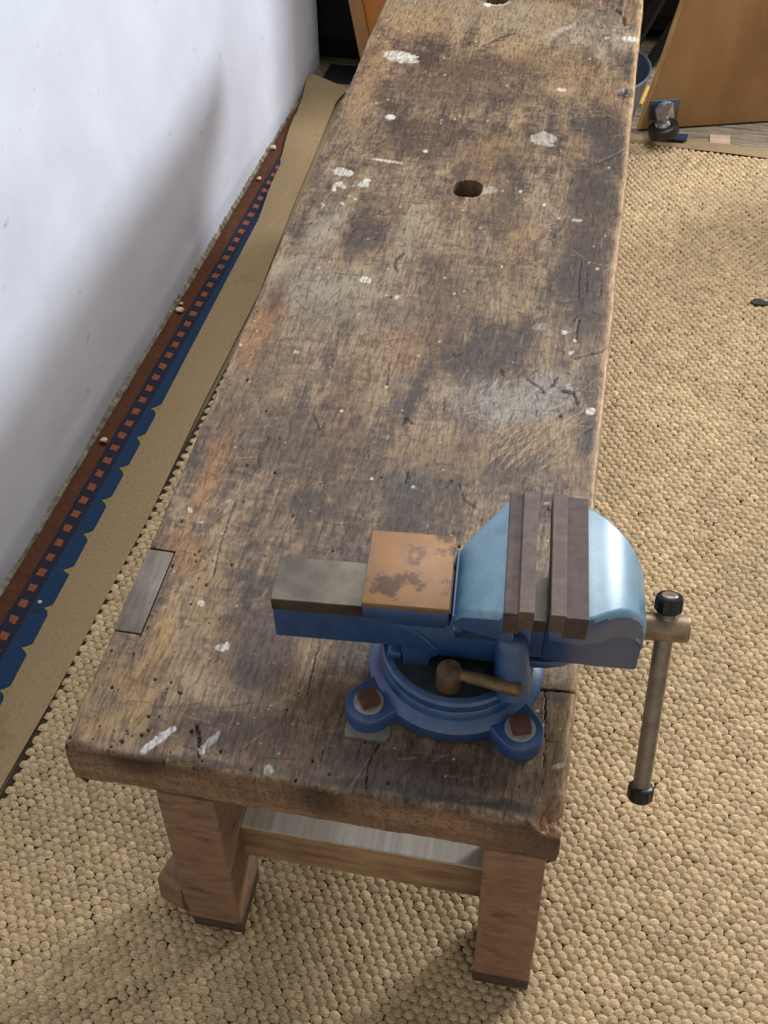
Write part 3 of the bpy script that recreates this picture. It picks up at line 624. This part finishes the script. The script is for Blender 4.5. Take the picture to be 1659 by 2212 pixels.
# ------------------------------------------------------------------ rugs
RZ = 0.004   # under side of the sisal rug lies on the thin blue rug
RS, RT = 0.180, 2.155   # sisal weave edge (s from wall) and far edge (t)
rug = empty('sisal_rug', room(0.9, 0.9), 0, 'straw-coloured woven sisal rug with a tan cotton binding under the workbench', 'rug')
def rpar(o):
    o.parent = rug; p = room(0.9, 0.9); o.matrix_parent_inverse = Matrix.Translation((-p[0], -p[1], 0)); return o
rpar(bobj('backing', prism([room(RS-0.010, -0.75)[:2], room(1.75, -0.75)[:2], room(1.75, RT)[:2], room(RS-0.010, RT)[:2]], RZ, RZ+0.003, 'z'), M_sback, None, 0))
def weave():
    rs = np.random.RandomState(11)
    dx, dy = 0.0150, 0.0106
    s = np.arange(RS, 1.72, dx); t = np.arange(-0.72, RT-0.004, dy)
    Sg, Tg = np.meshgrid(s, t); odd = (np.arange(len(t)) % 2)[:, None]*dx*0.5
    Sg = Sg+odd+0.0022*np.sin(Tg*9)+rs.randn(*Sg.shape)*0.0006; Tg = Tg+rs.randn(*Tg.shape)*0.0004+0.0035*np.sin(Sg*7+1)+0.003*np.sin(Tg*3.1)
    Sg = Sg.ravel(); Tg = Tg.ravel(); n = len(Sg)
    # dome
    na = 10; rings = [(1.0, 0.0), (0.90, 0.55), (0.55, 0.90)]
    vx = []; vy = []; vz = []
    for r, h in rings:
        for i in range(na):
            a = 2*math.pi*i/na; ca, sa = math.cos(a), math.sin(a); k = (abs(ca)**2.2+abs(sa)**2.2)**(-1/2.2)
            vx.append(r*k*ca); vy.append(r*k*sa); vz.append(max(0.0, 1-abs(r*k*ca)**2.4)**0.7*(1-0.62*abs(r*k*sa)**2.2))
    vx.append(0); vy.append(0); vz.append(1.0)
    vx, vy, vz = map(np.array, (vx, vy, vz)); nv = len(vx)
    hx = (0.0087*(1+0.05*rs.randn(n)))[:, None]; hy = (0.0071*(1+0.05*rs.randn(n)))[:, None]; hz = (0.0061*(1+0.08*rs.randn(n)))[:, None]
    ang = (R(-10)+0.09*rs.randn(n))[:, None]; tilt = (0.34+0.08*rs.randn(n))[:, None]
    lx = vx*hx; ly = vy*hy; lz = vz*hz*(1+tilt*vx)+0.0004*rs.randn(n, nv)
    ly = ly+0.0005*rs.randn(n, nv)
    A = np.cos(ang)*lx-np.sin(ang)*ly+Sg[:, None]; B = np.sin(ang)*lx+np.cos(ang)*ly+Tg[:, None]
    und = 0.0022*(fbm(A*6, B*6, 2, 3)-0.5)
    Px = WO[0]+S[0]*A+T[0]*B; Py = WO[1]+S[1]*A+T[1]*B; Pz = RZ+0.0022+lz+und
    V = np.stack([Px, Py, Pz], -1).reshape(-1, 3)
    q = []
    for k in range(2):
        for i in range(na): q.append((k*na+i, k*na+(i+1) % na, (k+1)*na+(i+1) % na, (k+1)*na+i))
    tr = [(2*na+i, 2*na+(i+1) % na, 3*na) for i in range(na)]
    base = np.arange(n)*nv
    Q = (np.array(q)[None]+base[:, None, None]).reshape(-1, 4); TR = (np.array(tr)[None]+base[:, None, None]).reshape(-1, 3)
    me = bpy.data.meshes.new('weave'); me.vertices.add(len(V)); me.vertices.foreach_set('co', V.astype(np.float32).ravel())
    me.loops.add(len(Q)*4+len(TR)*3); me.polygons.add(len(Q)+len(TR))
    me.loops.foreach_set('vertex_index', np.concatenate([Q.ravel(), TR.ravel()]).astype(np.int32))
    me.polygons.foreach_set('loop_start', np.concatenate([np.arange(len(Q))*4, len(Q)*4+np.arange(len(TR))*3]).astype(np.int32))
    me.update(calc_edges=True)
    c0 = np.array([228, 209, 176.]); j = rs.randn(n)[:, None]
    cc = np.clip(c0[None]*(1+0.035*j)+rs.randn(n, 1)*2, 0, 255)
    soil = fbm(Sg*5, Tg*5, 4, 41)[:, None]; cc = cc*(0.90+0.2*soil)
    # strands lower down in the knot are darker straw
    C4 = np.ones((n, nv, 4), np.float32); C4[..., :3] = nlin(np.clip(cc, 0, 255))[:, None, :]
    ca = me.color_attributes.new('Col', 'FLOAT_COLOR', 'POINT'); ca.data.foreach_set('color', C4.ravel())
    me.shade_smooth()
    o = link('weave', me, M_sisal); rpar(o); o['kind'] = 'stuff'; o['label'] = 'straw-coloured woven sisal knots'
weave()
# tan binding along the wall side and along the far edge
def strip(f0, f1, us, name, zoff, nw=7):
    bm = bmesh.new(); rows = []
    for u in us:
        a = np.array(f0(u)); b = np.array(f1(u)); row = []
        for k in range(nw):
            f = k/(nw-1); p = a*(1-f)+b*f; z = zoff(u, f)
            row.append(bm.verts.new((p[0], p[1], z)))
        rows.append(row)
    for A_, B_ in zip(rows, rows[1:]):
        for i in range(nw-1): bm.faces.new((A_[i], A_[i+1], B_[i+1], B_[i]))
    bmesh.ops.recalc_face_normals(bm, faces=bm.faces)
    r = bmesh.ops.extrude_face_region(bm, geom=list(bm.faces))
    for e in r['geom']:
        if isinstance(e, bmesh.types.BMVert): e.co.z -= 0.0014
    return rpar(bobj(name, bm, M_bind, None, 50))
BL = [(-0.8, -0.375), (0.287, -0.338), (0.506, -0.331), (0.924, -0.312), (1.264, -0.301), (1.624, -0.289), (1.839, -0.301), (2.079, -0.315), (2.30, -0.318)]
BRr = [(-0.8, -0.305), (0.169, -0.276), (0.334, -0.259), (0.71, -0.236), (1.016, -0.228), (1.358, -0.212), (1.73, -0.222), (2.14, -0.222), (2.30, -0.20)]
yl = lambda T_: (lambda y: np.interp(y, [p[0] for p in T_], [p[1] for p in T_]))
bl, br = yl(BL), yl(BRr)
def zb(y, f):
    curl = 0.018*float(sstep(1.75, 2.25, y))*(1-0.3*f)+0.006*math.sin(y*23)*float(sstep(1.55, 1.9, y))*(1-f)
    return RZ+0.0052+0.0020*float(fbm(y*7, f*1.5, 3, 61))+curl+0.004*math.sin(math.pi*min(f*1.0, 1))
strip(lambda y: (bl(y), y-0.0), lambda y: (br(y)-0.003, y), np.concatenate([np.arange(-0.8, 2.18, 0.02)]), 'binding', zb)
strip(lambda x: room(x, RT-0.006)[:2], lambda x: room(x, RT+0.046)[:2], np.arange(0.20, 1.75, 0.05), 'binding', lambda x, f: RZ+0.009-0.006*f+0.0015*math.sin(x*13))
# folded corner flap at the far end
bm = bmesh.new()
vs = [bm.verts.new(p) for p in ((-0.318, 2.17, 0.024), (-0.322, 2.235, 0.036), (-0.306, 2.252, 0.038), (-0.21, 2.23, 0.016), (-0.225, 2.17, 0.016))]
bm.faces.new(vs); r = bmesh.ops.extrude_face_region(bm, geom=list(bm.faces))
for e in r['geom']:
    if isinstance(e, bmesh.types.BMVert): e.co.z -= 0.0016
bmesh.ops.bevel(bm, geom=list(bm.edges), offset=0.0006, segments=1, affect='EDGES')
rpar(bobj('binding_corner', bm, M_bind, None, 0))

# blue patterned rug along the wall
def rug_mat():
    m = bpy.data.materials.new('blue_patterned_pile'); m.use_nodes = True; nt = m.node_tree; N = nt.nodes; L = nt.links; b = N['Principled BSDF']
    b.inputs['Roughness'].default_value = 0.95; b.inputs['Specular IOR Level'].default_value = 0.15
    at = N.new('ShaderNodeAttribute'); at.attribute_name = 'st'
    sx = N.new('ShaderNodeSeparateXYZ'); L.new(at.outputs['Vector'], sx.inputs[0])
    nz = N.new('ShaderNodeTexNoise'); nz.inputs['Scale'].default_value = 90; nz.inputs['Detail'].default_value = 4
    tc = N.new('ShaderNodeTexCoord'); L.new(tc.outputs['Object'], nz.inputs['Vector'])
    def mth(op, a, c=None):
        n = N.new('ShaderNodeMath'); n.operation = op
        for i, v in enumerate((a, c)):
            if v is None: continue
            if isinstance(v, (int, float)): n.inputs[i].default_value = v
            else: L.new(v, n.inputs[i])
        return n.outputs[0]
    wob = mth('MULTIPLY', mth('SUBTRACT', nz.outputs[0], 0.5), 0.006)
    s = mth('ADD', sx.outputs[0], wob); t = mth('ADD', sx.outputs[1], wob)
    def mix(f, a, c):
        x = N.new('ShaderNodeMix'); x.data_type = 'RGBA'; L.new(f, x.inputs[0])
        for k, v in ((6, a), (7, c)):
            if isinstance(v, tuple): x.inputs[k].default_value = (*lin(v), 1)
            else: L.new(v, x.inputs[k])
        return x.outputs[2]
    gt = lambda v, e: mth('GREATER_THAN', v, e)
    nb = N.new('ShaderNodeTexNoise'); nb.inputs['Scale'].default_value = 400; L.new(tc.outputs['Object'], nb.inputs['Vector'])
    blue = mix(nb.outputs[0], (22, 38, 62), (40, 66, 94))
    brown = mix(nz.outputs[0], (58, 36, 26), (98, 62, 42))
    navy = mix(nb.outputs[0], (28, 32, 44), (46, 46, 58))
    col = mix(gt(s, 0.032), brown, navy); col = mix(gt(s, 0.060), col, blue)
    # orange squares
    ft = mth('FRACT', mth('DIVIDE', t, 0.034)); sq = mth('MULTIPLY', mth('MULTIPLY', gt(ft, 0.22), mth('LESS_THAN', ft, 0.66)), mth('MULTIPLY', gt(s, 0.038), mth('LESS_THAN', s, 0.051)))
    col = mix(sq, col, mix(nb.outputs[0], (96, 56, 38), (150, 88, 56)))
    # scalloped tan border with yellow tips by the inner edge
    fs = mth('FRACT', mth('DIVIDE', t, 0.082)); tri = mth('ABSOLUTE', mth('SUBTRACT', fs, 0.5))
    edge = mth('SUBTRACT', mth('SUBTRACT', 0.109, mth('MULTIPLY', t, 0.0225)), mth('MULTIPLY', mth('POWER', mth('MULTIPLY', tri, 2.0), 4.0), mth('MULTIPLY', 0.018, mth('LESS_THAN', t, 1.0))))
    yel = gt(s, mth('SUBTRACT', edge, 0.0))
    yel2 = gt(s, mth('ADD', edge, 0.007))
    col = mix(yel, col, mix(nb.outputs[0], (118, 104, 48), (160, 142, 80))); col = mix(yel2, col, mix(nb.outputs[0], (112, 98, 74), (146, 128, 98)))
    L.new(col, b.inputs['Base Color'])
    bp = N.new('ShaderNodeBump'); bp.inputs['Strength'].default_value = 0.6; bp.inputs['Distance'].default_value = 0.001; L.new(nb.outputs[0], bp.inputs['Height']); L.new(bp.outputs[0], b.inputs['Normal'])
    return m
def blue_rug():
    ss = np.linspace(0.006, 0.34, 40); ts = np.linspace(-0.7, 2.28, 220); Sg, Tg = np.meshgrid(ss, ts)
    Z = 0.0035+0.004*fbm(Sg*20, Tg*8, 3, 5)*sstep(0.16, 0.10, Sg)
    Z = Z+0.014*np.exp(-((Sg-0.015)/0.02)**2)*(0.3+fbm(Tg*5, Tg*0, 3, 9)); Z = np.minimum(Z, np.where(Sg > 0.13, 0.0036, 1))
    V = np.stack([WO[0]+S[0]*Sg+T[0]*Tg, WO[1]+S[1]*Sg+T[1]*Tg, Z], -1).reshape(-1, 3); idx = np.arange(len(V)).reshape(Sg.shape)
    F = np.stack([idx[:-1, :-1], idx[:-1, 1:], idx[1:, 1:], idx[1:, :-1]], -1).reshape(-1, 4)
    me = bpy.data.meshes.new('blue_rug'); me.from_pydata(V.tolist(), [], F.tolist())
    a = me.attributes.new('st', 'FLOAT_VECTOR', 'POINT'); a.data.foreach_set('vector', np.stack([Sg, Tg, Sg*0], -1).astype(np.float32).ravel())
    me.shade_smooth()
    return tag(link('blue_rug', me, rug_mat()), 'dark blue pile rug with brown edge and orange squares along the white wall', 'rug')
blue_rug()

# ------------------------------------------------------------------ far end of the room
# plywood board on casters, stood on its edge
def quad_board(name, p, ux, hh, th, lean, roll):
    pass
bA = onz(1383, 283); bB = onz(1659, 265)
ux = (bB-bA)/np.linalg.norm(bB-bA); brd_rz = math.atan2(ux[1], ux[0])
board = empty('wheeled_board', tuple(bA), brd_rz, 'orange-brown plywood board stood on edge with a caster near its corner', 'board')
BROLL = R(11.5); BLEAN = R(5.0)
def bd(bm):
    # local: x along the lower edge, y away, z up ; sheared corner so that the edge leans to the right, board leans
    rot = Matrix.Rotation(-BLEAN, 3, 'X')
    for v in bm.verts:
        v.co = rot @ v.co
    return bm
TL = math.tan(BROLL)
bm = bd(prism([(0, 0.004), (0.72, 0.004), (0.72+1.1*TL, 1.1), (1.1*TL, 1.1)], 0.0, 0.017, 'y', 0.0008, 1)); bobj('panel', bm, M_ply, board, 0)
bm = bd(prism([(-0.0045, 0.004), (0.0, 0.004), (1.1*TL, 1.1), (1.1*TL-0.0045, 1.1)], -0.0003, 0.0173, 'y')); bobj('panel_edge', bm, M_plyedge, board, 0, ).__setitem__('label', 'pale plywood edge')
CC = Vector((0.072, 0, 0.085)); CO = Vector((-0.020, 0, -0.034))
def sw(bm):
    rot = Matrix.Rotation(R(74), 3, 'Y')
    for v in bm.verts: v.co = rot @ (v.co-CC)+CC+CO
    return bd(bm)
cas = bobj('caster', bd(box(0.015, 0.09, -0.003, -0.0005, 0.028, 0.078, 0.001, 1)), M_galv, board)
cas['label'] = 'steel swivel caster with black wheel'
bobj('swivel_race', sw(rod((0.072, -0.002, 0.085), (0.072, -0.016, 0.085), [(0.026, 0), (0.027, 0.5), (0.020, 1)], 24)), M_galv, cas)
for x in (0.053, 0.091):
    bobj('fork', sw(prism([(-0.014, 0.106), (-0.014, 0.062), (-0.084, 0.050), (-0.098, 0.056), (-0.098, 0.068)], x-0.0015, x+0.0015, 'x', 0.0006, 1)), M_chrome, cas)
bobj('fork_bridge', sw(box(0.0515, 0.0925, -0.018, -0.014, 0.062, 0.106, 0.001, 1)), M_chrome, cas)
bobj('wheel', sw(rod((0.058, -0.092, 0.059), (0.086, -0.092, 0.059), [(0.030, 0), (0.036, 0.12), (0.037, 0.5), (0.036, 0.88), (0.030, 1)], 40)), M_rubber, cas)
bobj('hub_cap', sw(rod((0.0475, -0.092, 0.059), (0.096, -0.092, 0.059), [(0.004, 0), (0.016, 0.05), (0.019, 0.16), (0.019, 0.84), (0.016, 0.95), (0.004, 1)], 24)), M_chrome, cas)
# navy strip, pink tag
def flat(name, pix, z, th, mat, label, cat, zp=0.0):
    pts = [onz(x, y, zp) for x, y in pix]
    o = bobj(name, prism([(p[0], p[1]) for p in pts], z, z+th, 'z', 0.0004, 1), mat, None, 0); return tag(o, label, cat)
flat('plastic_strip', [(1400, 296), (1404, 310), (1480, 318), (1484, 304), (1440, 302)], 0.0145, 0.004, M_tape, 'navy plastic strip lying on the floor boards under the caster', 'strip')
flat('paper_tag', [(1533, 291), (1577, 294), (1577, 316), (1533, 312)], 0.0005, 0.0012, M_pink, 'faded pink paper tag on the bare floor boards', 'paper')
flat('rubber_scrap', [(1620, 655), (1628, 648), (1642, 648), (1652, 654), (1680, 652), (1690, 660), (1660, 662), (1640, 661), (1628, 660)], 0.013, 0.003, M_scrap, 'black flat scrap with a thin tail lying on the sisal rug', 'scrap', 0.012)
# bucket
bc = onz(1406, 165, 0.24); BR_ = 0.135
bkx, bky = bc[0]-BR_, bc[1]
bucket = empty('bucket', (bkx, bky, 0.0145), 0, 'grey galvanised steel bucket behind the workbench', 'bucket')
bm = bmesh.new(); lathe([(0.088, 0.0), (0.132, 0.24), (0.130, 0.24), (0.086, 0.004), (0.02, 0.004)], 48, bm=bm); bobj('shell', bm, M_galv, bucket)
def ring(R0, r, z, n=48, m=8):
    secs = []
    bm = bmesh.new(); rows = [[bm.verts.new(((R0+r*math.cos(2*math.pi*j/m))*math.cos(2*math.pi*i/n), (R0+r*math.cos(2*math.pi*j/m))*math.sin(2*math.pi*i/n), z+r*math.sin(2*math.pi*j/m))) for j in range(m)] for i in range(n)]
    for i in range(n):
        for j in range(m): bm.faces.new((rows[i][j], rows[(i+1) % n][j], rows[(i+1) % n][(j+1) % m], rows[i][(j+1) % m]))
    return bm
bobj('rim', ring(0.132, 0.0035, 0.24), M_galv, bucket)
# orange board at the far left, leaning
ob = empty('orange_board', (-0.143, 2.295, 0.005), 0, 'orange stained board leaning in the dark corner beyond the workbench', 'board')
def lean(bm, k, ky=0):
    for v in bm.verts: v.co.x += k*v.co.z; v.co.y += ky*v.co.z
    return bm
bobj('panel', lean(box(0.0, 0.58, 0.0, 0.02, 0.002, 1.3, 0.001, 1), -0.18, 0.03), M_orange, ob, 0)
bobj('edge_batten', lean(box(-0.034, -0.0005, -0.012, 0.02, 0.002, 1.3, 0.001, 1), -0.18, 0.03), M_ply, ob, 0)
# dark cabinet filling the far end, with leaning battens
cab = empty('dark_cabinet', (0.15, 2.66, 0), 0, 'dark stained cabinet in the unlit far end of the room', 'cabinet')
bobj('carcass', box(-0.9, 0.75, 0.0, 0.5, 0.03, 1.6, 0.003, 1), M_dark, cab, 0)
for x in (-0.88, -0.335, 0.21):
    bobj('door', box(x, x+0.535, -0.02, -0.0005, 0.08, 1.56, 0.003, 1), M_dark, cab, 0)
bobj('plinth', box(-0.88, 0.73, 0.03, 0.5, 0.0, 0.03), M_black, cab, 0)
for i, (x0, x1) in enumerate(((0.50, 0.74), (0.56, 0.86))):
    bt = bobj('dark_batten', rod((x0, 2.55-0.05*i, 0.012), (x1, 2.615, 0.60), [(0.02, 0), (0.02, 1)], 4), M_dark, None, 0)
    tag(bt, ['dark square batten leaning on the cabinet behind the bucket', 'dark square batten leaning beside the plywood board'][i], 'batten')
st = bobj('yellow_stick', rod(tuple(onz(1382, 228, 0.03)), tuple(onz(1396, 214, 0.005)+np.array([0.0, 0.05, 0.006])), [(0.006, 0), (0.006, 1)], 12), M_yellow)
tag(st, 'short yellow wooden stick on the floor between bucket and plywood board', 'stick')
# plaster chips along the wall foot
for i, (x, y, r_) in enumerate([(388, 668, 0.010), (392, 655, 0.005), (560, 385, 0.007), (590, 318, 0.009), (225, 950, 0.008), (86, 1300, 0.004)]):
    p = onz(x, y, 0.022); bm = bmesh.new(); bmesh.ops.create_icosphere(bm, subdivisions=1, radius=r_)
    for v in bm.verts: v.co = Vector((v.co.x*random.uniform(0.7, 1.3), v.co.y*random.uniform(0.7, 1.2), v.co.z*random.uniform(0.4, 0.7)))
    o = bobj('plaster_chip', bm, M_chip, None, 0, loc=tuple(p))
    tag(o, 'small pale plaster chip lying along the foot of the white wall', 'chip', 'plaster chips along the wall')
# added black wardrobe: fills the dark gap, keeps light off the wall end
wd_ = empty('corner_light_blocker', (-0.02, 2.52, 0), 0, 'added black wardrobe darkening the corner behind the leaning orange board past the end of the white wall', 'wardrobe')
bobj('body', box(-0.36, 0.34, -0.115, 0.10, 0.05, 2.1, 0.003, 1), M_black, wd_, 0)
for x in (-0.358, -0.009): bobj('door', box(x, x+0.346, -0.132, -0.1155, 0.07, 2.08, 0.003, 1), M_black, wd_, 0)
bobj('plinth', box(-0.35, 0.33, -0.10, 0.09, 0.002, 0.05), M_black, wd_, 0)
# black sheet added to darken the floor in the unlit corner
bm = prism([(-0.300, 2.258), (0.30, 2.262), (0.30, 2.378), (-0.292, 2.378)], 0.001, 0.004, 'z', 0.001, 1)
tag(bobj('floor_shade_sheet', bm, M_black, None, 0), 'black sheet added to darken the floor between the rug corner and the added wardrobe', 'mat')
# unseen stool added to cast the soft shadow on the rug
stool = empty('shadow_stool', (1.34, 2.04, 0.0145), 0, 'unseen round stool added to shade the sisal rug beside the plywood board', 'stool')
bobj('seat', lathe([(0.14, 0.42), (0.155, 0.425), (0.155, 0.448), (0.148, 0.455), (0.02, 0.455)], 40), M_leg, stool)
for k in range(4):
    a_ = R(45+90*k); bobj('leg', rod((0.10*math.cos(a_), 0.10*math.sin(a_), 0.42), (0.13*math.cos(a_), 0.13*math.sin(a_), 0.0), [(0.016, 0), (0.02, 0.5), (0.014, 1)], 16), M_leg, stool)
